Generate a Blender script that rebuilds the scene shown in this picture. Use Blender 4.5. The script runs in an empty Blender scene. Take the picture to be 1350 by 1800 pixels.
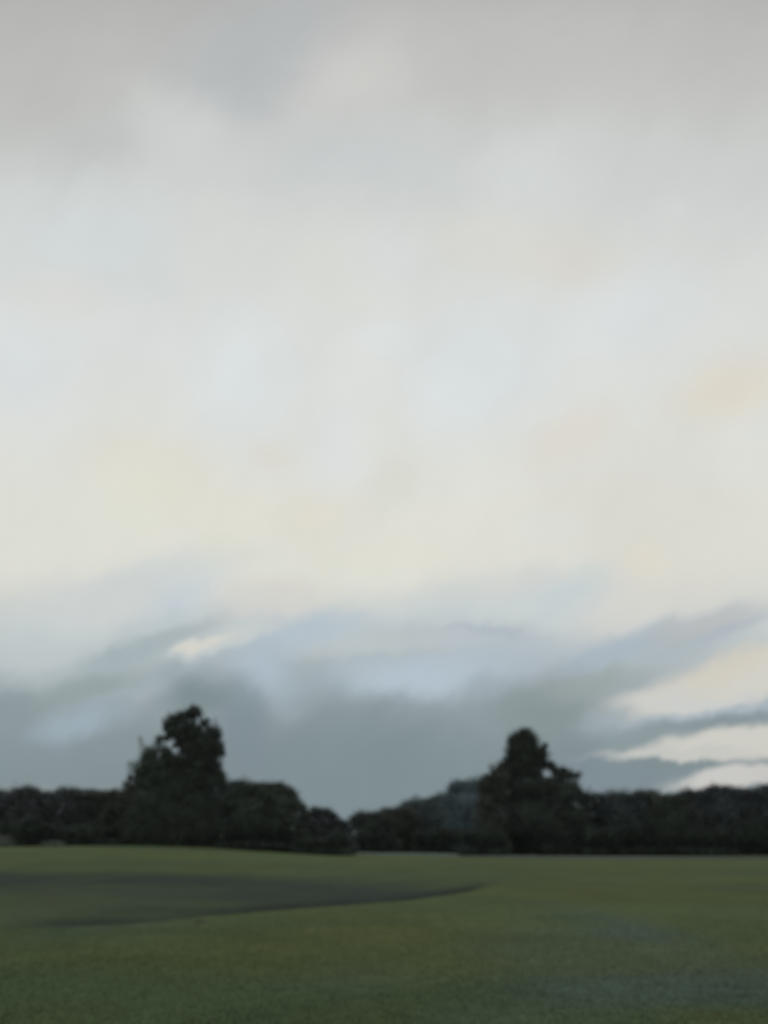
import bpy, math, random
import numpy as np
from mathutils import Vector

random.seed(7)
RNG = np.random.default_rng(7)
scene = bpy.context.scene
COL = scene.collection
R = math.radians

# ------------------------------------------------------------------ camera
CAM_H = 2.5           # eye height on a small rise
F = 1500.0            # focal length in photo pixels (photo is 1350 wide)
HOR = 1480.0          # horizon row in the photo
cam_d = bpy.data.cameras.new('camera')
cam = bpy.data.objects.new('camera', cam_d)
COL.objects.link(cam)
cam.location = (0, 0, CAM_H)
cam.rotation_euler = (R(90), 0, 0)
cam_d.sensor_fit = 'HORIZONTAL'
cam_d.sensor_width = 36.0
cam_d.lens = 36.0 * F / 1350.0
cam_d.shift_y = (HOR - 900.0) / 1350.0
cam_d.clip_start = 0.1
cam_d.clip_end = 20000
cam_d.dof.use_dof = True
cam_d.dof.focus_distance = 3.2
cam_d.dof.aperture_fstop = 1.7
cam_d.dof.aperture_blades = 0
scene.camera = cam

scene.view_settings.view_transform = 'Standard'
scene.view_settings.look = 'None'
scene.view_settings.exposure = 0
scene.view_settings.gamma = 1
scene.cycles.max_bounces = 2
scene.cycles.diffuse_bounces = 2

def lin(c):
    out = []
    for v in c:
        v = v / 255.0
        out.append(v / 12.92 if v <= 0.04045 else ((v + 0.055) / 1.055) ** 2.4)
    return out

# ------------------------------------------------------------------ world
SUN_EL, SUN_AZ = R(48), R(8)      # ahead of the camera, behind the cloud
world = bpy.data.worlds.new('World')
scene.world = world
world.use_nodes = True
nt = world.node_tree
nt.nodes.clear()
N, L = nt.nodes, nt.links
WS = 0.1                          # background strength

def math_node(op, a, b=None, c=None, clamp=False):
    n = N.new('ShaderNodeMath'); n.operation = op; n.use_clamp = clamp
    for i, v in enumerate((a, b, c)):
        if v is None: continue
        if isinstance(v, (int, float)): n.inputs[i].default_value = v
        else: L.new(v, n.inputs[i])
    return n.outputs[0]

tc = N.new('ShaderNodeTexCoord')
sep = N.new('ShaderNodeSeparateXYZ'); L.new(tc.outputs['Generated'], sep.inputs[0])
sx, sy, sz = sep.outputs
yy = math_node('MAXIMUM', sy, 0.2)
U = math_node('DIVIDE', sx, yy)
V = math_node('DIVIDE', sz, yy)
comb = N.new('ShaderNodeCombineXYZ'); L.new(U, comb.inputs[0]); L.new(V, comb.inputs[1])

def noise(vec, scale, detail=2.0, rough=0.5, stretch=None, offset=(0, 0, 0), rot=0):
    m = N.new('ShaderNodeMapping'); m.vector_type = 'POINT'
    if rot:                                   # streaks drawn out along this direction
        m0 = N.new('ShaderNodeMapping'); m0.inputs['Rotation'].default_value = (0, 0, R(-rot)); L.new(vec, m0.inputs['Vector']); vec = m0.outputs[0]
    m.inputs['Location'].default_value = offset
    if stretch: m.inputs['Scale'].default_value = stretch
    L.new(vec, m.inputs['Vector'])
    n = N.new('ShaderNodeTexNoise'); n.noise_dimensions = '3D'
    n.inputs['Scale'].default_value = scale
    n.inputs['Detail'].default_value = detail
    n.inputs['Roughness'].default_value = rough
    L.new(m.outputs[0], n.inputs['Vector'])
    return n

def vmath(op, a, b=None, scale=None):
    n = N.new('ShaderNodeVectorMath'); n.operation = op
    for i, v in enumerate((a, b)):
        if v is None: continue
        if isinstance(v, tuple): n.inputs[i].default_value = v
        else: L.new(v, n.inputs[i])
    if scale is not None: n.inputs['Scale'].default_value = scale
    return n.outputs[0]

# wind-drawn warp: clouds are stretched along the horizon, edges frayed
n1 = noise(comb.outputs[0], 5.0, 2.0, 0.5, (1, 1, 1), (3.1, 0, 0))
w1 = vmath('MULTIPLY', vmath('SUBTRACT', n1.outputs['Color'], (0.5, 0.5, 0.5)), (0.04, 0.035, 0))
n2 = noise(comb.outputs[0], 22.0, 3.5, 0.62, (0.65, 1.15, 1), (0, 5.2, 0), 38)
w2 = vmath('MULTIPLY', vmath('SUBTRACT', n2.outputs['Color'], (0.5, 0.5, 0.5)), (0.043, 0.036, 0))
P = vmath('ADD', vmath('ADD', comb.outputs[0], w1), w2)

sepP = N.new('ShaderNodeSeparateXYZ'); L.new(P, sepP.inputs[0])
ramp = N.new('ShaderNodeValToRGB')
ramp.color_ramp.interpolation = 'B_SPLINE'
base = [(1485, (122, 137, 142)), (1420, (122, 138, 143)), (1300, (133, 145, 149)), (1215, (152, 163, 167)),
        (1135, (184, 193, 196)), (1060, (208, 210, 205)), (980, (221, 220, 209)), (860, (219, 219, 211)),
        (650, (216, 219, 216)), (450, (211, 214, 211)), (300, (201, 204, 202)), (150, (191, 192, 190)),
        (0, (177, 177, 174)), (-300, (168, 168, 168))]
cr = ramp.color_ramp
VMAX = 1.3
for i, (py, c) in enumerate(base):
    pos = max(0.0, (HOR - py) / F / VMAX)
    if i < 2: e = cr.elements[i]; e.position = pos
    else: e = cr.elements.new(min(pos, 1.0))
    e.color = lin(c) + [1]
L.new(math_node('DIVIDE', sepP.outputs[1], VMAX, clamp=True), ramp.inputs['Fac'])
cur = ramp.outputs['Color']
cpq = N.new('ShaderNodeCombineXYZ'); cp1 = N.new('ShaderNodeCombineXYZ'); cp1.inputs[2].default_value = 1
L.new(math_node('MULTIPLY', sepP.outputs[0], sepP.outputs[0]), cpq.inputs[0])
L.new(math_node('MULTIPLY', sepP.outputs[0], sepP.outputs[1]), cpq.inputs[1])
L.new(math_node('MULTIPLY', sepP.outputs[1], sepP.outputs[1]), cpq.inputs[2])
L.new(sepP.outputs[0], cp1.inputs[0]); L.new(sepP.outputs[1], cp1.inputs[1])
PQ, P1 = cpq.outputs[0], cp1.outputs[0]

def blob(cx, cy, rx, ry, rot, col, k=0.6, edge=1.0):
    """A bank of cloud: centre, half sizes and tilt as seen from the field."""
    global cur
    x0, y0 = (cx - 675) / F, (HOR - cy) / F
    ax, ay = rx * 1.25 / F, ry * 1.25 / F
    ca, sa = math.cos(R(rot)), math.sin(R(rot))
    A = (ca / ax) ** 2 + (sa / ay) ** 2; C = (sa / ax) ** 2 + (ca / ay) ** 2; B = 2 * ca * sa * (1 / ax ** 2 - 1 / ay ** 2)
    D = -2 * A * x0 - B * y0; E_ = -2 * C * y0 - B * x0; G = A * x0 * x0 + B * x0 * y0 + C * y0 * y0
    d1 = N.new('ShaderNodeVectorMath'); d1.operation = 'DOT_PRODUCT'; L.new(PQ, d1.inputs[0]); d1.inputs[1].default_value = (A, B, C)
    d2 = N.new('ShaderNodeVectorMath'); d2.operation = 'DOT_PRODUCT'; L.new(P1, d2.inputs[0]); d2.inputs[1].default_value = (D, E_, G)
    rr = math_node('SQRT', math_node('ADD', d1.outputs['Value'], d2.outputs['Value'], clamp=True))
    r = N.new('ShaderNodeMapRange'); r.interpolation_type = 'SMOOTHERSTEP'
    r.inputs['From Min'].default_value = 1
    r.inputs['From Max'].default_value = 1 - edge
    r.inputs['To Max'].default_value = k
    L.new(rr, r.inputs['Value'])
    mx = N.new('ShaderNodeMix'); mx.data_type = 'RGBA'
    L.new(r.outputs[0], mx.inputs['Factor'])
    L.new(cur, mx.inputs[6])
    mx.inputs[7].default_value = lin(col) + [1]
    cur = mx.outputs[2]

CLOUDS = [
 # high veil
 (470,90,260,150,35,(176,181,184),.7), (90,150,260,170,0,(183,183,180),.5), (180,250,170,70,20,(184,188,188),.5),
 (620,130,170,110,25,(204,203,200),.7), (330,232,150,100,-30,(207,209,207),.7), (760,60,240,80,0,(190,189,187),.4),
 (640,300,300,130,-3,(195,200,201),.6),
 (1150,90,400,140,0,(189,189,187),.5), (940,320,170,110,0,(207,211,211),.6), (1130,290,200,90,0,(201,203,202),.4),
 (160,430,260,150,0,(208,214,215),.7), (610,470,220,170,0,(215,215,210),.55), (360,430,100,140,0,(208,209,205),.5),
 (880,430,230,80,0,(213,211,204),.55), (1010,470,130,60,0,(216,210,200),.45), (700,450,110,90,0,(212,217,217),.5),
 (1110,550,170,110,10,(215,220,221),.7), (90,530,120,65,0,(215,211,204),.45),
 (40,650,160,160,0,(215,220,221),.75), (430,670,130,170,0,(216,222,223),.75), (250,600,120,100,0,(217,219,218),.5),
 (670,597,80,60,0,(218,223,223),.6), (840,655,200,150,25,(214,220,222),.75), (780,700,100,80,0,(217,223,224),.5),
 (1290,685,150,70,20,(220,212,196),.8), (1010,770,120,55,25,(218,212,202),.65), (1310,640,100,60,0,(214,212,206),.4),
 (270,820,170,80,-5,(221,218,205),.7), (590,790,75,140,0,(217,221,221),.7), (380,890,220,60,-8,(220,219,206),.6),
 (690,835,80,60,30,(212,213,203),.6), (480,800,50,30,0,(220,214,202),.45),
 (555,910,110,50,18,(221,217,203),.65), (120,930,280,90,0,(218,219,210),.6), (250,880,150,100,0,(219,219,204),.5),
 (1150,900,260,170,0,(212,211,203),.6), (620,1000,280,80,10,(221,221,209),.7), (1200,780,150,100,0,(214,215,208),.5),
 (1130,985,60,50,20,(222,214,199),.6), (400,975,80,45,0,(218,218,202),.6), (970,930,120,50,0,(216,218,213),.4),
 # ragged front edge of the bank
 (270,1025,230,55,14,(202,208,207),.85), (130,1080,240,60,8,(201,207,206),.75), (180,1050,150,50,0,(204,206,204),.5),
 (320,1066,90,50,30,(187,200,209),.6), (480,1060,120,50,0,(208,206,200),.65), (290,1100,150,30,12,(183,194,196),.6),
 (850,1062,330,70,10,(198,206,206),.85), (1000,1060,110,70,40,(188,202,207),.55), (900,1025,130,30,12,(209,207,203),.5),
 (1130,1060,190,60,15,(212,210,203),.6), (700,1110,200,40,8,(186,195,198),.6),
 (520,1122,170,40,10,(176,190,200),.85), (850,1125,230,34,-2,(178,188,194),.75), (860,1118,110,12,-4,(165,176,184),.5),
 (690,1125,120,25,3,(180,188,188),.5), (900,1165,190,45,3,(172,184,193),.7),
 (600,1172,160,16,6,(164,175,178),.7), (40,1150,170,80,0,(190,198,199),.75), (50,1205,130,40,10,(172,182,183),.6),
 (235,1150,180,32,16,(160,174,177),.85), (330,1120,120,20,18,(164,174,177),.6), (330,1185,200,30,14,(166,178,184),.75),
 (725,1198,230,56,0,(177,191,202),.95), (455,1190,60,80,-45,(172,186,197),.95), (500,1215,70,50,-30,(166,180,190),.6),
 (550,1180,70,25,0,(158,171,174),.5), (560,1215,90,50,0,(148,162,168),.5),
 (345,1220,100,55,0,(124,139,142),.95), (420,1240,60,60,-45,(126,141,147),.6), (130,1218,190,28,14,(144,158,158),.8),
 (20,1250,90,60,0,(134,148,152),.7), (130,1270,120,38,18,(155,171,181),.95), (30,1330,150,60,0,(131,145,150),.6),
 (90,1392,190,20,0,(138,147,147),.7), (620,1260,120,60,0,(136,149,153),.6), (230,1310,80,50,0,(130,143,146),.5),
 (960,1250,150,75,-5,(132,145,146),.85), (1000,1200,90,50,10,(142,154,154),.7), (640,1350,330,130,0,(121,137,142),.7),
 (430,1300,90,110,0,(122,136,144),.6), (860,1210,60,35,0,(150,163,170),.5),
 # break in the cloud on the right
 (1170,1128,210,46,17,(169,180,185),.95), (1070,1145,110,30,22,(164,179,193),.6), (1250,1095,130,30,14,(186,187,187),.7),
 (1060,1195,110,30,15,(151,161,161),.7), (1290,1105,110,14,20,(166,178,189),.5),
 (1300,1196,265,58,17,(206,204,195),1.0,.65), (1290,1165,130,34,20,(207,201,187),.7), (1165,1225,110,24,2,(203,203,197),.9,.9),
 (1250,1235,200,16,2,(199,202,202),.7),
 (1250,1260,230,17,4,(168,180,188),.9,.7), (1080,1270,80,40,0,(152,166,173),.8), (1240,1273,210,17,3,(134,147,151),1.0,.9),
 (1120,1300,110,26,8,(136,150,154),.95,.8),
 (1310,1312,200,32,4,(203,202,194),1.0,.6), (1180,1328,170,14,0,(193,194,189),.9,.7), (1080,1331,45,8,0,(165,172,172),.7),
 (1120,1356,140,22,0,(125,140,146),1.0,.7), (1190,1347,110,10,-1,(126,140,144),1.0,.6), (1080,1385,130,40,0,(124,138,146),.8),
 (1310,1370,140,24,3,(196,195,192),1.0,.6), (1020,1350,90,80,0,(122,136,144),.7),
 # the pale gash on the left
 (400,1134,110,20,17,(196,202,200),.85,.8), (358,1141,70,11,18,(210,208,199),1.0,.9),
]

# grain of the cloud: soft multi-scale light and dark
n3 = noise(comb.outputs[0], 8.0, 5.0, 0.62, (.85, 1.15, 1), (1.3, 8.8, 0), 60)
mr = N.new('ShaderNodeMapRange')
mr.inputs['From Min'].default_value = 0.25; mr.inputs['From Max'].default_value = 0.75
mr.inputs['To Min'].default_value = 0.99; mr.inputs['To Max'].default_value = 1.06
L.new(n3.outputs['Fac'], mr.inputs['Value'])
# rest of the sky (overhead, behind): plain overcast
ng = noise(tc.outputs['Generated'], 2.2, 3.0, 0.55, (1, 1, 2.2))
gr = N.new('ShaderNodeValToRGB')
gr.color_ramp.elements[0].position = 0.3; gr.color_ramp.elements[0].color = lin((178, 184, 187)) + [1]
gr.color_ramp.elements[1].position = 0.75; gr.color_ramp.elements[1].color = lin((224, 225, 223)) + [1]
L.new(ng.outputs['Fac'], gr.inputs['Fac'])
mrf = N.new('ShaderNodeMapRange'); mrf.interpolation_type = 'SMOOTHSTEP'
mrf.inputs['From Min'].default_value = 0.32; mrf.inputs['From Max'].default_value = 0.62
L.new(sy, mrf.inputs['Value'])
sky = N.new('ShaderNodeTexSky'); sky.sky_type = 'NISHITA'; sky.sun_disc = False
sky.sun_elevation = SUN_EL; sky.sun_rotation = SUN_AZ

def overcast(col, scale):
    """clouds in front of the physical sky, as one background closure"""
    v = N.new('ShaderNodeVectorMath'); v.operation = 'SCALE'; L.new(col, v.inputs[0])
    if isinstance(scale, float): v.inputs['Scale'].default_value = scale
    else: L.new(scale, v.inputs['Scale'])
    ms = N.new('ShaderNodeMix'); ms.data_type = 'RGBA'
    ms.inputs['Factor'].default_value = 0.985       # cloud cover
    L.new(sky.outputs[0], ms.inputs[6]); L.new(v.outputs[0], ms.inputs[7])
    b = N.new('ShaderNodeBackground'); b.inputs['Strength'].default_value = WS
    L.new(ms.outputs[2], b.inputs['Color'])
    return b.outputs[0]

grain = math_node('DIVIDE', mr.outputs[0], WS)
ramp_out = cur

def reaches(c, u0, u1, v0, v1):      # does a bank of cloud reach this part of the sky
    x0, y0 = (c[0] - 675) / F, (HOR - c[1]) / F
    ax, ay = c[2] * 1.25 / F, c[3] * 1.25 / F; ca, sa = math.cos(R(c[4])), math.sin(R(c[4]))
    hx = math.hypot(ax * ca, ay * sa); hy = math.hypot(ax * sa, ay * ca)
    return x0 + hx > u0 and x0 - hx < u1 and y0 + hy > v0 and y0 - hy < v1

def part(u0, u1, v0, v1, banks):
    """split the sky so that each direction only evaluates the banks that reach it (no seams: same sum on both sides)"""
    global cur
    banks = [c for c in banks if reaches(c, u0, u1, v0, v1)]
    w, h = min(u1, .5) - max(u0, -.5), min(v1, 1.05) - max(v0, 0)
    if len(banks) <= 45 or (w < .08 and h < .08):
        cur = ramp_out
        for c in banks: blob(*c)
        return overcast(cur, grain)
    best = None
    for axis_ in (0, 1):
        lo, hi = ((max(u0, -.5), min(u1, .5)), (max(v0, 0), min(v1, 1.05)))[axis_]
        for q in (.3, .4, .5, .6, .7):
            t = lo + (hi - lo) * q
            a = (u0, t, v0, v1) if axis_ == 0 else (u0, u1, v0, t); b = (t, u1, v0, v1) if axis_ == 0 else (u0, u1, t, v1)
            na = sum(reaches(c, *a) for c in banks); nb = sum(reaches(c, *b) for c in banks)
            if best is None or na + nb + max(na, nb) < best[0]: best = (na + nb + max(na, nb), axis_, t, a, b)
    _, axis_, t, a, b = best
    sa_, sb_ = part(*a, banks), part(*b, banks)
    m = N.new('ShaderNodeMixShader'); L.new(math_node('GREATER_THAN', sepP.outputs[axis_], t), m.inputs[0])
    L.new(sa_, m.inputs[1]); L.new(sb_, m.inputs[2])
    return m.outputs[0]

mfs = N.new('ShaderNodeMixShader'); L.new(mrf.outputs[0], mfs.inputs[0])
L.new(overcast(gr.outputs['Color'], 1.0 / WS), mfs.inputs[1]); L.new(part(-99, 99, -99, 99, CLOUDS), mfs.inputs[2])
wo = N.new('ShaderNodeOutputWorld'); L.new(mfs.outputs[0], wo.inputs['Surface'])
world.cycles.sampling_method = 'MANUAL'
world.cycles.sample_map_resolution = 512

sd = bpy.data.lights.new('sun', 'SUN'); so = bpy.data.objects.new('sun', sd); COL.objects.link(so)
sd.energy = 0.5; sd.angle = R(25); sd.color = (1.0, 0.96, 0.9)
dirv = Vector((math.sin(SUN_AZ) * math.cos(SUN_EL), math.cos(SUN_AZ) * math.cos(SUN_EL), math.sin(SUN_EL)))
so.rotation_euler = (-dirv).to_track_quat('-Z', 'Y').to_euler()

# ------------------------------------------------------------------ helpers
def tag(o, label=None, cat=None, group=None, kind=None):
    if label: o['label'] = label
    if cat: o['category'] = cat
    if group: o['group'] = group
    if kind: o['kind'] = kind

def mesh_obj(name, verts, faces, mat, parent=None, smooth=False, k=None):
    """verts (n,3) array; faces (m,k) array or list."""
    me = bpy.data.meshes.new(name)
    verts = np.asarray(verts, dtype=np.float32)
    if isinstance(faces, np.ndarray):
        m, k = faces.shape
        me.vertices.add(len(verts)); me.vertices.foreach_set('co', verts.ravel())
        me.loops.add(m * k); me.loops.foreach_set('vertex_index', faces.astype(np.int32).ravel())
        me.polygons.add(m)
        me.polygons.foreach_set('loop_start', np.arange(0, m * k, k, dtype=np.int32))
        me.polygons.foreach_set('loop_total', np.full(m, k, dtype=np.int32))
        me.update(calc_edges=True)
    else:
        me.from_pydata([tuple(v) for v in verts], [], faces); me.update()
    if smooth: me.polygons.foreach_set('use_smooth', np.ones(len(me.polygons), dtype=bool))
    me.materials.append(mat)
    o = bpy.data.objects.new(name, me); COL.objects.link(o)
    if parent: o.parent = parent
    return o

def set_color(o, cols):
    a = o.data.color_attributes.new('tint', 'FLOAT_COLOR', 'POINT')
    c = np.ones((len(cols), 4), dtype=np.float32); c[:, :3] = cols
    a.data.foreach_set('color', c.ravel())

def sstep(a, b, x):
    t = np.clip((x - a) / (b - a), 0, 1); return t * t * (3 - 2 * t)

def vnoise(x, y, seed):
    """cheap smooth value noise in numpy"""
    r = np.random.default_rng(seed); T = r.random((64, 64))
    xi = np.floor(x).astype(int); yi = np.floor(y).astype(int)
    fx = x - xi; fy = y - yi; fx = fx * fx * (3 - 2 * fx); fy = fy * fy * (3 - 2 * fy)
    g = lambda i, j: T[i % 64, j % 64]
    return (g(xi, yi) * (1 - fx) + g(xi + 1, yi) * fx) * (1 - fy) + (g(xi, yi + 1) * (1 - fx) + g(xi + 1, yi + 1) * fx) * fy

# ------------------------------------------------------------------ terrain
def seg_dist(x, y, pts):
    d = np.full(np.shape(x), 1e9)
    for (ax, ay), (bx, by) in zip(pts[:-1], pts[1:]):
        vx, vy = bx - ax, by - ay
        t = np.clip(((x - ax) * vx + (y - ay) * vy) / (vx * vx + vy * vy), 0, 1)
        d = np.minimum(d, np.hypot(x - ax - t * vx, y - ay - t * vy))
    return d

def ground_at(px, py):            # flat-ground point seen at a photo pixel, used only to measure the field
    y = CAM_H * F / (py - HOR); return ((px - 675) / F * y, y)

UP = [ground_at(*p) for p in ((-250,1522),(0,1531),(200,1533),(420,1536),(640,1543),(760,1549),(880,1552))]
LO = [ground_at(*p) for p in ((-250,1640),(0,1632),(180,1626),(350,1610),(560,1596),(700,1586),(790,1573),(880,1553))]
upx, upy = np.array(UP).T; lox, loy = np.array(LO).T

def hollow(x, y):                 # 0..1 inside the long dip, whose shade is painted into the sward
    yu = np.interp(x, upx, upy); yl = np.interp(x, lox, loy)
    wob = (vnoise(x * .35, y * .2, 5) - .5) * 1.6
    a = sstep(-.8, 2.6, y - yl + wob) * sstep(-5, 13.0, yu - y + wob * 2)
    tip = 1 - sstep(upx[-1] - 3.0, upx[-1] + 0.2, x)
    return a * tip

def height(x, y):
    x = np.asarray(x, float); y = np.asarray(y, float)
    rise = sstep(1.0, -42.0, x) if False else sstep(0, 1, (1.0 - x) / 43.0)
    rise = rise * (1 - 0.2 * sstep(0, 1, (-45 - x) / 35.0))
    z = 1.85 * rise * sstep(70, 138, y)
    z = z + 0.10 * (vnoise(x * .06 + 9, y * .05, 2) - .5) * sstep(4, 30, y)
    z = z + 0.035 * (vnoise(x * .5, y * .5, 3) - .5)
    z = z - 0.22 * hollow(x, y) * sstep(-13, -3, x)
    return z

def axis(core, lo, hi, step, far):
    a = list(np.arange(lo, hi + 1e-6, step)); s = step; v = hi
    while v < far: s *= 1.09; v += s; a.append(v)
    s = step; v = lo; pre = []
    while v > core: s *= 1.09; v -= s; pre.append(v)
    return np.array(pre[::-1] + a)
gx = axis(-5000, -120, 150, 0.75, 5000); gy = axis(-400, 2, 225, 0.75, 9000)
GX, GY = np.meshgrid(gx, gy); GZ = height(GX, GY)
nx, ny = len(gx), len(gy)
idx = np.arange(nx * ny).reshape(ny, nx)
gf = np.stack([idx[:-1, :-1], idx[:-1, 1:], idx[1:, 1:], idx[1:, :-1]], -1).reshape(-1, 4)

# colours of the sward (linear), laid out over the field
OLIVE = np.array((.077, .104, .044)); DEEP = np.array((.060, .089, .043)); BLUE = np.array((.068, .100, .078))
DARK = np.array((.036, .051, .040)); PALE = np.array((.080, .100, .049)); GOLD = np.array((.088, .102, .034))  # DARK is darker grass with the dip's shade painted in

def patch(x, y, px, py, rpx, rpy):            # soft patch of sward, centre and extent measured on the photo
    cx, cy = ground_at(px, py); y0 = ground_at(px, py + rpy)[1]; y1 = ground_at(px, max(py - rpy, HOR + 12))[1]
    sxx = rpx / F * cy
    dy = np.where(y < cy, (cy - y) / (cy - y0), (y - cy) / (y1 - cy))
    r = np.sqrt(((x - cx) / sxx) ** 2 + dy ** 2)
    r = r + 0.5 * (vnoise(x * .9 + 3, y * .35, 11) - .5)
    return 1 - sstep(0.0, 1.35, r)

def sward(x, y):
    sh = x.shape
    c = np.broadcast_to(OLIVE, sh + (3,)).copy()
    def mix(m, col, k=1.0):
        nonlocal c
        m = np.clip(m * k, 0, 1)[..., None]; c = c * (1 - m) + col * m
    mix(sstep(.42, .75, vnoise(x * .10, y * .07 + 4, 21)), DEEP, .6)
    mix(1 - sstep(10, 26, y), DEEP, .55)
    for p, col, k in (((100,1720,330,90), DEEP, .8), ((700,1650,420,45), GOLD, .5), ((1180,1555,330,36), GOLD, .35),
                      ((1000,1570,120,30), GOLD, .3), ((140,1585,150,30), BLUE, .7), ((215,1620,90,25), BLUE, .6),
                      ((1100,1690,330,75), BLUE, .85), ((1300,1710,200,120), BLUE, .9), ((940,1660,130,35), BLUE, .45),
                      ((1010,1750,240,50), BLUE, .75), ((830,1790,110,40), BLUE, .5), ((620,1710,140,50), BLUE, .35),
                      ((780,1710,100,40), PALE, .35), ((1250,1590,130,40), PALE, .3), ((640,1790,80,25), GOLD, .4),
                      ((1270,1790,150,22), GOLD, .6), ((480,1780,120,30), DEEP, .5), ((40,1800,120,40), GOLD, .25)):
        mix(patch(x, y, *p), col, k)
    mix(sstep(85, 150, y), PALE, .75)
    mix(sstep(.5, .8, vnoise(x * .07 + 5, y * .16 + 1, 51)) * sstep(8, 16, y), GOLD, .45)
    mix(sstep(.55, .85, vnoise(x * .16 + 5, y * .3 + 1, 52)), DEEP, .5)
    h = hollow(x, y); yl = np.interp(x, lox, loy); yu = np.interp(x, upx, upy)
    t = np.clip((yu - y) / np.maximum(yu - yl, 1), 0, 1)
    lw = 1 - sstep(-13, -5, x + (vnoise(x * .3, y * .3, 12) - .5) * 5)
    mix(h * (1.0 - .8 * lw * sstep(.3, .85, t)) * (.8 + .35 * vnoise(x * .25 + 2, y * .12, 17)), DARK, 1)  # shade of the dip, painted together with its darker grass
    mix(h ** .35 * sstep(-.3, .9, y - yl) * (1 - sstep(1.5, 9, y - yl)) * (1 - lw), DARK * .42, 1)  # deeper painted shade along the near lip
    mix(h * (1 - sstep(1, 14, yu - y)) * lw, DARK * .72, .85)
    f = 1 + 0.22 * (vnoise(x * .5, y * .5, 31) - .5) + 0.12 * (vnoise(x * 1.7, y * 1.6, 32) - .5)
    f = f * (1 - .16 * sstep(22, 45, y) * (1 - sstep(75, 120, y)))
    return c * f[..., None]

def new_mat(name):
    m = bpy.data.materials.new(name); m.use_nodes = True
    t = m.node_tree; b = t.nodes['Principled BSDF']
    b.inputs['Roughness'].default_value = 0.95
    b.inputs['Specular IOR Level'].default_value = 0.1
    return m, t, b

def tint_mat(name, lo=.8, hi=1.2, scale=3.0, bump=0.0, spec=.05, up=False):
    m, t, b = new_mat(name)
    b.inputs['Specular IOR Level'].default_value = spec
    at = t.nodes.new('ShaderNodeVertexColor'); at.layer_name = 'tint'
    g = t.nodes.new('ShaderNodeNewGeometry')
    n = t.nodes.new('ShaderNodeTexNoise'); n.inputs['Scale'].default_value = scale
    n.inputs['Detail'].default_value = 6; n.inputs['Roughness'].default_value = .65
    t.links.new(g.outputs['Position'], n.inputs['Vector'])
    r = t.nodes.new('ShaderNodeMapRange'); r.inputs['From Min'].default_value = .3; r.inputs['From Max'].default_value = .7
    r.inputs['To Min'].default_value = lo; r.inputs['To Max'].default_value = hi
    t.links.new(n.outputs['Fac'], r.inputs['Value'])
    s = t.nodes.new('ShaderNodeVectorMath'); s.operation = 'SCALE'
    t.links.new(at.outputs['Color'], s.inputs[0]); t.links.new(r.outputs[0], s.inputs['Scale'])
    t.links.new(s.outputs[0], b.inputs['Base Color'])
    if up:                           # blades lean every way: shade them mostly like the sward they make up
        vm = t.nodes.new('ShaderNodeVectorMath'); vm.operation = 'MULTIPLY_ADD'
        vm.inputs[1].default_value = (.3, .3, .3); vm.inputs[2].default_value = (0, 0, 1)
        vn = t.nodes.new('ShaderNodeVectorMath'); vn.operation = 'NORMALIZE'
        t.links.new(g.outputs['Normal'], vm.inputs[0]); t.links.new(vm.outputs[0], vn.inputs[0]); t.links.new(vn.outputs[0], b.inputs['Normal'])
    if bump:
        bp = t.nodes.new('ShaderNodeBump'); bp.inputs['Strength'].default_value = bump
        bp.inputs['Distance'].default_value = .05
        t.links.new(n.outputs['Fac'], bp.inputs['Height']); t.links.new(bp.outputs[0], b.inputs['Normal'])
    return m

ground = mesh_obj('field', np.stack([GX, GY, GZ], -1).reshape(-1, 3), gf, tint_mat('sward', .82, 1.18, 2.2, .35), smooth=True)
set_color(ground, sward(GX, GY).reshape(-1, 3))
tag(ground, kind='structure')

# pale track along the foot of the right-hand wood
tp = []
TR = [(-9,178,20),(0,178,20),(10,165,18),(17,150,14),(30,138,12),(45,134,11),(60,134,9),(90,134,8),(140,134,8)]
ts = np.array(TR, float); tt = np.linspace(0, len(TR) - 1, 220)
cx = np.interp(tt, range(len(TR)), ts[:, 0]); cy_ = np.interp(tt, range(len(TR)), ts[:, 1]); wd = np.interp(tt, range(len(TR)), ts[:, 2])
rows = 7; tv = []
for j in range(rows):
    s = (j / (rows - 1) - .5) * 2
    yy_ = cy_ + s * wd * (1 + .35 * (vnoise(cx * .25, np.full_like(cx, j > 3), 41) - .5))
    tv.append(np.stack([cx, yy_, height(cx, yy_) + .07], -1))
tv = np.array(tv); ii = np.arange(rows * 220).reshape(rows, 220)
tf = np.stack([ii[:-1, :-1], ii[:-1, 1:], ii[1:, 1:], ii[1:, :-1]], -1).reshape(-1, 4)
track = mesh_obj('path', tv.reshape(-1, 3), tf, tint_mat('dusty_track', .75, 1.2, .8), smooth=True)
set_color(track, np.tile(np.array((.118, .142, .128)), (rows * 220, 1)) * (1 - .35 * sstep(25, 60, tv.reshape(-1, 3)[:, 0]))[:, None])
tag(track, kind='structure')

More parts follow.
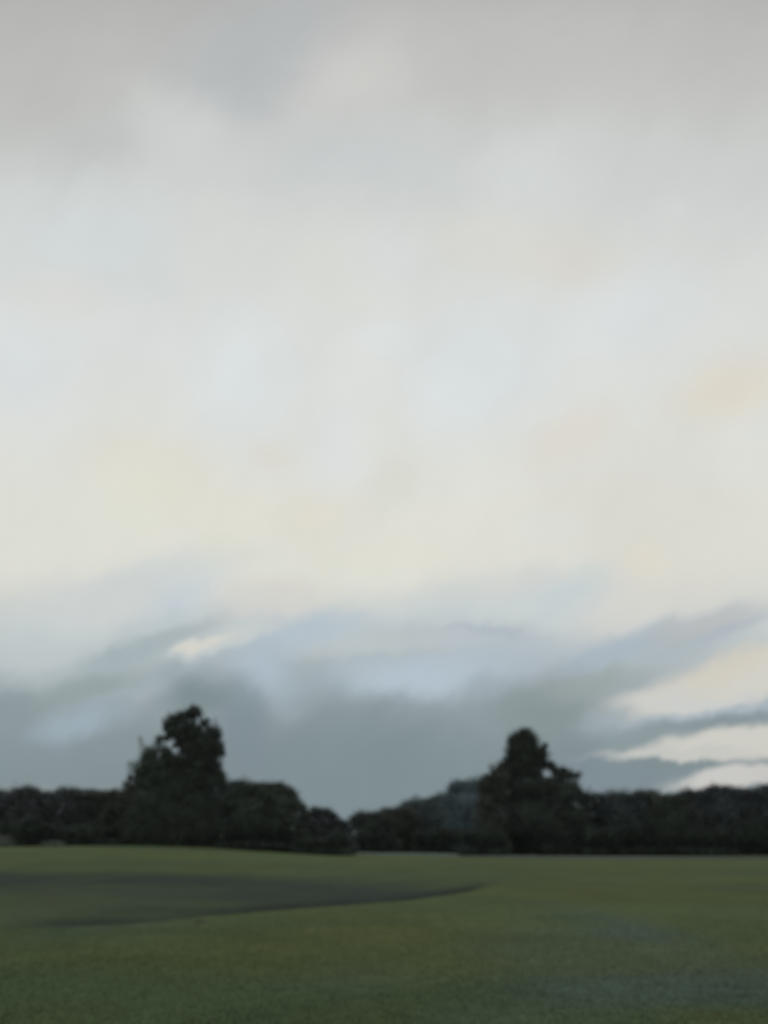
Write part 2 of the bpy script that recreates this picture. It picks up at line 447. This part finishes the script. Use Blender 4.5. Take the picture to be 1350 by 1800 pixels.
# grass: short blades over the near field, one uncountable mass
def grass(n):
    u = RNG.random(n)
    y = 5.0 * (60 / 5.0) ** u
    keep = RNG.random(n) > sstep(16, 58, y); y = y[keep]; n = len(y)
    x = (RNG.random(n) - .5) * (y * 1.15 + 6)
    z = height(x, y)
    h = (.014 + .022 * RNG.random(n)) * (1 - .85 * sstep(14, 60, y)) * (1 - .4 * hollow(x, y))
    w = (.003 + .003 * RNG.random(n)) * (.7 + .06 * y)
    a = RNG.random(n) * math.tau; lean = RNG.normal(0, .5, (n, 2)) * h[:, None]
    bx, by = np.cos(a) * w, np.sin(a) * w
    v = np.empty((n, 3, 3))
    v[:, 0] = np.stack([x - bx, y - by, z - .01], -1)
    v[:, 1] = np.stack([x + bx, y + by, z - .01], -1)
    v[:, 2] = np.stack([x + lean[:, 0], y + lean[:, 1], z + h], -1)
    f = np.arange(n * 3).reshape(n, 3)
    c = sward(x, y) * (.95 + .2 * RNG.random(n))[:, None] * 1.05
    c[:, 0] *= 1 + .08 * RNG.random(n)
    return v.reshape(-1, 3), f, np.repeat(c, 3, axis=0)
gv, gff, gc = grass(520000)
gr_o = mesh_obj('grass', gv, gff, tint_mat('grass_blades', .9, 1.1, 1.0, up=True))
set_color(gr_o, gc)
tag(gr_o, label='short meadow grass covering the field', cat='grass', kind='stuff')

# ------------------------------------------------------------------ trees
def bark():
    m, t, b = new_mat('bark')
    n = t.nodes.new('ShaderNodeTexNoise'); n.inputs['Scale'].default_value = 3; n.inputs['Detail'].default_value = 6
    r = t.nodes.new('ShaderNodeValToRGB')
    r.color_ramp.elements[0].color = (.014, .013, .012, 1); r.color_ramp.elements[1].color = (.045, .04, .036, 1)
    t.links.new(n.outputs['Fac'], r.inputs['Fac']); t.links.new(r.outputs['Color'], b.inputs['Base Color'])
    return m
BARK = bark()
LEAF = tint_mat('foliage', .78, 1.2, .22, spec=.03)

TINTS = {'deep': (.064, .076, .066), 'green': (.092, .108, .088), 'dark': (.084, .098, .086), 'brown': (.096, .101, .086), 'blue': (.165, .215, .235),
         'teal': (.150, .190, .188), 'violet': (.098, .105, .108), 'grey': (.092, .106, .106), 'pale': (.15, .165, .14)}  # blue and teal: haze over the far trees put into leaf colour

def leaves(ells, dens, tint, size=.42, flat=False, core=True):
    """leaf sprays scattered through a list of ellipsoids (x,y,z,rx,ry,rz,density)"""
    V, Cc = [], []
    tint = np.array(TINTS[tint])
    for (ex, ey, ez, rx, ry, rz, dk) in ells:
        vol = 4.19 * rx * ry * rz
        for layer in (0, 1) if core and min(rx, rz) > .9 else (0,):
            if layer == 0:
                n = int(max(60, 2.1 * dens * dk * vol ** .88))
                d = RNG.normal(size=(n, 3)); d /= np.linalg.norm(d, axis=1)[:, None]
                rad = RNG.random(n) ** .45 * (1 + (np.abs(RNG.normal(0, .09, n)) if dk > .3 else 0))
                lump = 1 + .16 * np.sin(d[:, 0] * 5.1 + ex) * np.sin(d[:, 2] * 6.3 + ez) + .10 * np.sin(d[:, 0] * 11 + d[:, 1] * 9 + ez)
                p = d * (rad * lump)[:, None]
                s = size * .68 * (.45 + .8 * RNG.random(n)) * np.where(rad > .9, .62, 1)
            else:
                n = int(max(10, dens * dk * .12 * vol ** .88))
                d = RNG.normal(size=(n, 3)); d /= np.linalg.norm(d, axis=1)[:, None]
                p = d * (RNG.random(n) ** .4 * .62)[:, None]
                s = size * 2.2 * (.7 + .6 * RNG.random(n))
            p = p * np.array((rx, ry, rz)) + np.array((ex, ey, ez))
            keep = p[:, 2] > .05
            p, s, d2 = p[keep], s[keep], d[keep]; n = len(p)
            a = RNG.normal(size=(n, 3)); a /= np.linalg.norm(a, axis=1)[:, None]
            b = np.cross(a, RNG.normal(size=(n, 3))); b /= np.linalg.norm(b, axis=1)[:, None]
            q = np.stack([p - a * s[:, None] * .6, p + b * s[:, None] * .36, p + a * s[:, None] * .6, p - b * s[:, None] * .36], 1)
            V.append(q.reshape(-1, 3))
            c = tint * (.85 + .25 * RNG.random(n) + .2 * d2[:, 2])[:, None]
            Cc.append(np.repeat(np.clip(c, .003, 1), 4, axis=0))
    V = np.concatenate(V); Cc = np.concatenate(Cc)
    return V, np.arange(len(V)).reshape(-1, 4), Cc

def tube(V, Fc, p0, p1, r0, r1, bend=.0, seg=4, k=7):
    p0, p1 = np.array(p0, float), np.array(p1, float); ax = p1 - p0
    up = np.array((0, 0, 1.)) if abs(ax[2]) < .8 * np.linalg.norm(ax) else np.array((1., 0, 0))
    s = np.cross(ax, up); s /= np.linalg.norm(s); t = np.cross(ax, s); t /= np.linalg.norm(t)
    b0 = len(V); bv = (s * RNG.normal() + t * RNG.normal()) * bend * np.linalg.norm(ax)
    for i in range(seg + 1):
        u = i / seg; c = p0 + ax * u + bv * math.sin(u * math.pi); r = r0 + (r1 - r0) * u
        if i == 0: r *= 1.15
        for j in range(k):
            a = j / k * math.tau; V.append(c + (s * math.cos(a) + t * math.sin(a)) * r)
    for i in range(seg):
        for j in range(k):
            Fc.append((b0 + i * k + j, b0 + i * k + (j + 1) % k, b0 + (i + 1) * k + (j + 1) % k, b0 + (i + 1) * k + j))
    Fc.append(tuple(b0 + seg * k + j for j in range(k)))

def tree(name, px, Y, ells_px, tint, label, cat='tree', group=None, dens=26, size=.42, trunk=True, grow=1.0):
    """ells_px: clumps (px, py, rpx, rpy[, density[, depth offset m]]) measured on the photo at the tree's distance Y"""
    X = (px - 675) / F * Y; Z = float(height(X, Y))
    s = Y / F
    root = bpy.data.objects.new(name, None); COL.objects.link(root); root.location = (X, Y, Z)
    root.empty_display_size = 1
    tag(root, label, cat, group)
    E = []
    for e in ells_px:
        cx, cy, rx, ry = e[:4]; rx *= grow; ry *= grow; dk = e[4] if len(e) > 4 else 1; off = e[5] if len(e) > 5 else RNG.normal(0, .12) * rx * s
        E.append(((cx - px) * s, off, (HOR - cy) * s + CAM_H - Z, rx * s, min(rx, ry) * s * .5 + rx * s * .4, ry * s, dk))
    lo = min(e[0] - e[3] * .8 for e in E); hi = max(e[0] + e[3] * .8 for e in E); H0 = max(e[2] + e[5] for e in E)
    for i in range(5):               # low boughs sweeping to the ground
        E.append((lo + (hi - lo) * (i + .5) / 5, -.6 + RNG.normal() * .5, H0 * .06 + .3, (hi - lo) * .16, 2.0, H0 * .08 + .5, 1.3))
    V, Fq, Cc = leaves(E, dens, tint, size)
    crown = mesh_obj('crown' if cat == 'tree' else 'foliage', V, Fq, LEAF, root); set_color(crown, Cc)
    tv_, tf_ = [], []
    H = max(e[2] + e[5] for e in E); top = max(E, key=lambda e: e[2] + e[5])
    if trunk and cat == 'tree':
        r = .022 * H + .05
        mid = np.array((top[0] * .3, top[1] * .3, H * .45)); tip = np.array((top[0], top[1], top[2] + top[5] * .3))
        tube(tv_, tf_, (0, 0, -.3), mid, r, r * .62, .02, 5); tube(tv_, tf_, mid, tip, r * .62, r * .15, .04, 5)
        for e in [e for e in sorted(E, key=lambda e: -e[2]) if e[6] >= .8 and e[3] > .9][:12]:
            c = np.array(e[:3]); z0 = max(H * .12, min(H * .6, c[2] - max(1.0, abs(c[0]) * .8)))
            u = z0 / (H * .45)
            st = mid * u if u < 1 else mid + (tip - mid) * min(.8, (z0 - H * .45) / (tip[2] - mid[2] + .01))
            tube(tv_, tf_, st, c + np.array((0, 0, e[5] * .4)), r * .36, r * .08, .06, 4, 5)
    else:
        for i in range(5):
            a = RNG.random() * math.tau; rr = .35 * E[0][3]
            tube(tv_, tf_, (0, 0, -.1), (math.cos(a) * rr, math.sin(a) * rr, H * .7), .05, .015, .05, 3, 5)
    mesh_obj('trunk' if cat == 'tree' else 'stem', np.array(tv_), tf_, BARK, root)
    return root

def crown_px(px, top, base, w, n=9, rough=1.0, full=True):
    """a free-standing broadleaf crown: uneven clumps inside a domed outline that reaches the ground"""
    E = []; h = base - top
    E.append((px, base - h * .46, w * .40, h * .44, 1.0))
    for i in range(n):
        u = (i + .5) / n; a = (u - .5) * math.pi * .98
        k = .90 + .10 * rough * RNG.random()
        rr = w * (.13 + .07 * RNG.random())
        cx = px + math.sin(a) * (w * .5 - rr * .7); cy = base - h * .45 - math.cos(a) ** .42 * (h * .55 - rr * .8) * k
        E.append((cx, cy, rr, rr * (.85 + .4 * RNG.random()), .85))
    for i in range(max(3, n // 2)):                  # skirts down to the ground
        E.append((px + (i / (max(3, n // 2) - 1) - .5) * w * .8, base - h * (.16 + .06 * RNG.random()), w * .22, h * .22, 1.1))
    E.append((px, base - h * .48, w * .52, h * .53, .14))     # thin outer twigs
    return E

# --- the tall ragged tree on the left (its clumps follow the photo)
tree('tall_tree', 335, 150, [
  (389,1318,9,18,.9), (384,1345,9,20,.7), (385,1368,14,18), (380,1290,11,14), (335,1300,16,14), (292,1297,8,8,.5), (345,1252,13,12), (310,1310,9,8,.35),
  (307,1290,18,12), (322,1296,14,14), (312,1306,10,10,.5), (300,1290,9,9,.6), (360,1270,11,11,.6), (370,1286,10,14,.9), (362,1318,26,26), (325,1318,12,12,.8), (310,1340,16,16),
  (340,1252,11,13), (330,1257,9,10,.8), (318,1262,14,14), (302,1268,15,14), (293,1276,9,12), (306,1281,16,11), (328,1277,16,15),
  (341,1262,8,16,.7), (344,1286,17,15), (336,1300,17,19), (352,1303,15,20), (359,1283,6,9,.6), (378,1273,5,11,.45), (384,1288,6,18,.7),
  (375,1302,12,20), (388,1312,5,14,.6), (366,1322,17,22), (340,1325,19,22), (329,1342,18,20), (355,1345,24,22), (376,1345,9,16),
  (389,1361,6,14,.6), (390,1375,8,20), (350,1375,42,28), (345,1410,46,34), (370,1425,28,38), (335,1450,52,38), (365,1462,32,28), (318,1365,18,20)],
  'dark', 'tallest ragged tree in the left half, crown high above the wood', dens=34, grow=1.15)
tree('forked_tree', 282, 149, [
  (262,1322,16,12,.7), (290,1322,14,14,.8), (300,1335,14,16), (255,1335,12,12,.7), (285,1345,28,16), (250,1355,20,14,.8),
  (281,1300,9,11,.9), (275,1312,8,15,.9), (287,1313,6,14,.7), (296,1327,7,11,.8), (268,1328,12,13), (288,1340,12,13), (261,1338,12,12),
  (303,1346,12,12), (276,1352,9,9,.7), (247,1303,4,9,.4), (252,1314,6,10,.5), (258,1320,6,8,.5), (257,1352,15,14), (285,1365,32,18), (262,1378,24,20), (295,1390,34,26), (270,1410,34,30),
  (255,1440,38,36), (295,1440,36,40), (278,1462,52,26)],
  'green', 'leaning forked tree with open branching top, against the left side of the tallest tree', dens=34, grow=1.08)
tree('brown_tree', 232, 151, [
  (238,1342,14,7,.8), (228,1348,7,8,.6), (245,1352,12,9,.9), (230,1368,9,12,.8), (246,1375,16,18), (224,1384,11,16), (236,1400,24,24),
  (215,1405,13,20,.9), (232,1435,32,32), (230,1462,38,26)],
  'brown', 'brownish thin-topped tree beside the forked tree, where the low left wood meets the tall group', dens=30)

# --- the round-headed tree on the right
tree('round_headed_tree', 918, 160, [
  (953,1328,15,13,.8), (962,1343,16,8,.7), (893,1338,12,14,.8), (885,1352,16,16), (938,1344,20,16), (980,1358,12,12,.8), (950,1380,26,16), (912,1300,18,15),
  (903,1320,17,17,.9), (912,1342,20,20), (930,1350,18,18), (900,1355,20,18), (945,1328,16,12,.8), (955,1350,14,8,.5), (970,1352,10,8,.6), (888,1372,26,20), (948,1362,8,10,.7), (968,1374,16,10),
  (921,1290,19,12), (925,1303,23,19), (917,1318,21,18), (934,1318,19,19), (908,1304,12,15,.9), (896,1303,8,13,.4), (892,1318,6,12,.4), (899,1330,9,12,.7),
  (958,1311,8,8,.6), (950,1322,12,14,.6), (922,1335,19,18), (945,1340,16,9,.6), (962,1342,10,6,.6), (973,1345,7,5,.6), (978,1352,5,8,.5), (916,1357,19,20),
  (940,1368,16,9,.7), (925,1385,36,18), (960,1385,26,15), (915,1410,44,28), (950,1412,38,28), (930,1445,54,34), (935,1472,54,26)],
  'dark', 'tallest tree in the right half, with a round dark head above open gaps', dens=34, grow=1.1)
tree('leaning_tree', 992, 159, [
  (1035,1402,16,16,.9), (980,1385,20,18),
  (990,1356,11,12), (1002,1362,14,12), (1014,1364,9,10,.8), (1021,1360,6,6,.5), (984,1372,14,15), (1005,1382,19,16), (1018,1395,12,14,.9),
  (992,1402,30,24), (1025,1408,14,18), (1000,1435,42,32), (1015,1465,40,28), (975,1465,36,26)],
  'dark', 'dark lower tree tucked against the right side of the round-headed tree', dens=32)
tree('rust_tree', 866, 158, [
  (880,1368,18,18), (850,1378,16,14,.8),
  (864,1350,8,10,.7), (870,1358,10,9,.8), (858,1366,13,11,.9), (874,1372,18,14), (846,1368,7,7,.4), (852,1382,16,18), (876,1392,24,24), (860,1415,28,30), (868,1448,36,34), (866,1475,38,24)],
  'brown', 'rusty brown tree with a small pointed top, left of the round-headed tree', dens=30)

TREES = [
 # px, Y, top, base, width, tint, label
 (-52,158,1388,1489,100,'grey','dark tree cut by the left edge of the picture'),
 (4,156,1389,1489,80,'grey','low flat-topped tree at the far left end of the wood'),
 (48,154,1379,1489,72,'violet','round-topped tree second from the left edge, slightly violet at its crown'),
 (88,158,1391,1489,60,'grey','short bluish dark tree in the dip between two taller crowns of the left wood'),
 (120,153,1378,1489,66,'violet','spiky-topped tree in the middle of the low left wood'),
 (160,155,1386,1488,70,'grey','broad dull tree in the left wood, right of the spiky-topped one'),
 (196,153,1384,1488,60,'brown','last low tree of the left wood before the brownish thin-topped tree'),
 (412,156,1364,1493,52,'teal','pale thin-topped tree touching the right side of the tallest left tree'),
 (440,151,1362,1494,78,'green','domed tree highest in the slope right of the tallest left tree'),
 (482,152,1375,1496,76,'green','broad dark tree halfway down the slope right of the tallest tree'),
 (512,150,1394,1498,56,'dark','dark tree at the lower end of the slope, with a steep right side'),
 (560,154,1411,1501,62,'violet','small rounded tree standing right of the steep drop'),
 (593,158,1430,1502,48,'grey','small grey-toned tree sloping down to the gap in the wood'),
 (653,196,1432,1499,74,'dark','low dark tree just right of the gap in the wood'),
 (696,204,1424,1499,72,'brown','low brownish tree behind the pale track, right of the gap'),
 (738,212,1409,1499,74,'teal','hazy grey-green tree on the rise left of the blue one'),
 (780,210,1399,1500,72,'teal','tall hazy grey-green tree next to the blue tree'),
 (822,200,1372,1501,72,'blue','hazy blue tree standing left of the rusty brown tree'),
 (1048,162,1408,1504,54,'dark','low dark tree in the notch right of the round-headed group'),
 (1088,160,1386,1504,76,'grey','first full crown of the right wood after the notch'),
 (1136,162,1389,1504,70,'violet','flat violet-topped tree in the right wood, second after the notch'),
 (1178,160,1384,1504,72,'green','dense greenish black tree in the middle of the right wood'),
 (1222,161,1379,1504,72,'violet','violet-topped tree under the lower break in the cloud'),
 (1266,160,1380,1504,70,'grey','level dull tree in the right wood, third from the right edge'),
 (1308,161,1375,1503,76,'violet','high tree of the right wood, second from the right edge'),
 (1352,160,1370,1503,76,'grey','tree cut by the right edge of the picture'),
 (1410,162,1372,1503,90,'grey','tree just past the right edge of the picture'),
]
for (px, Y, top, basep, w, tint, lab) in TREES:
    X = (px - 675) / F * Y; z = float(height(X, Y)); base_true = HOR + (CAM_H - z) * F / Y
    tree('broadleaf_tree', px, Y, crown_px(px, top + (5 + RNG.normal() * 4 if Y < 180 else -7), base_true, w * 1.22, 11) + ([(px + k * w * .3, top + 20 + RNG.normal() * 5, w * (.12 + .1 * RNG.random()), 11 + 3 * RNG.random(), .6) for k in (-1.6, -.5, .5, 1.6)] if w >= 60 and (px < 210 or px > 1070) else []), tint, lab, group='trees of the wood edge', dens=28 if Y < 180 else 20, size=.42 if Y < 180 else .5)

SHRUBS = [
 (590,146,1450,54,'deep','dark rounded bush at the right-hand tip of the left wood, in front of the gap'),
 (548,147,1462,60,'deep','low black bush under the steep drop of the left wood'),
 (768,188,1444,80,'deep','dark bush in front of the hazy blue and grey-green trees'),
 (8,138,1464,30,'pale','pale grey-green bush at the left edge, at the foot of the wood'),
 (96,141,1482,26,'pale','small pale low bush at the foot of the spiky-topped tree'),
 (50,148,1425,96,'deep','wide low thicket under the far left trees'),
 (150,148,1440,120,'deep','wide low thicket before the middle of the left wood'),
 (440,148,1418,110,'deep','black thicket under the domed tree on the slope'),
 (500,149,1438,80,'deep','low black thicket in front of the dark tree at the end of the slope'),
 (850,154,1440,80,'deep','dark thicket at the foot of the rusty brown tree'),
 (1072,156,1436,90,'deep','dark thicket under the notch of the right wood'),
 (1165,157,1425,110,'deep','tall dark thicket under the middle of the right wood'),
 (1245,156,1445,90,'deep','low dark thicket below the greenish black and violet-topped trees'),
 (1325,157,1428,110,'deep','dark thicket near the right edge of the picture'),
]
for (px, Y, top, w, tint, lab) in SHRUBS:
    X = (px - 675) / F * Y; z = float(height(X, Y)); b = HOR + (CAM_H - z) * F / Y; h = b - top
    E = [(px, b - h * .4, w * .36, h * .45)]
    for i in range(6):
        u = (i / 5 - .5); E.append((px + u * w * .8, b - h * (.35 + .25 * RNG.random()), w * .18, h * (.28 + .1 * RNG.random())))
    tree('bush', px, Y, E, tint, lab, cat='bush', group='bushes at the foot of the wood', dens=34, size=.34)

# depth of the wood behind its edge: one mass nobody could count
E = []
for i in range(150):
    px = -420 + i * 14.5; Y = 232 + 16 * RNG.random()
    edge = np.interp(px, [-400, 200, 420, 520, 620, 700, 850, 1000, 1100, 1800], [1415, 1415, 1410, 1440, 1464, 1452, 1430, 1430, 1420, 1415])
    X = (px - 675) / F * Y; Z = float(height(X, Y)); s = Y / F; b = HOR + (CAM_H - Z) / s; h = b - edge
    E.append((X, Y, Z + h * s * .5, 2.6 + RNG.random(), 2.6, h * s * .52, 1.0))
V, Fq, Cc = leaves(E, 12, 'grey', .7)
wood = mesh_obj('distant_wood', V, Fq, LEAF); set_color(wood, Cc)
tag(wood, 'deep dark wood seen only through the gaps of its edge', 'wood', kind='stuff')

# pale tuft on the near lip of the hollow
x, y = ground_at(352, 1621); z = float(height(x, y)); vs, fs = [], []
for i in range(70):
    a = RNG.random() * math.tau; r = min(.2, abs(RNG.normal(0, .12))); h = .06 + .10 * RNG.random(); w = .012
    bx, by = math.cos(a) * r, math.sin(a) * r; l = RNG.normal(0, .08, 2); k = len(vs)
    vs += [(bx - w, by, -.02), (bx + w, by, -.02), (bx + l[0] + w * .5, by + l[1], h * .7), (bx + l[0] * 1.6, by + l[1] * 1.6, h)]
    fs.append((k, k + 1, k + 2, k + 3))
tuft = mesh_obj('grass_tuft', np.array(vs), fs, LEAF); tuft.location = (x, y, z)
set_color(tuft, np.tile(np.array((.20, .22, .14)), (len(vs), 1)))
tag(tuft, 'small pale grass tuft at the left end of the dark streak in the field', 'grass tuft')
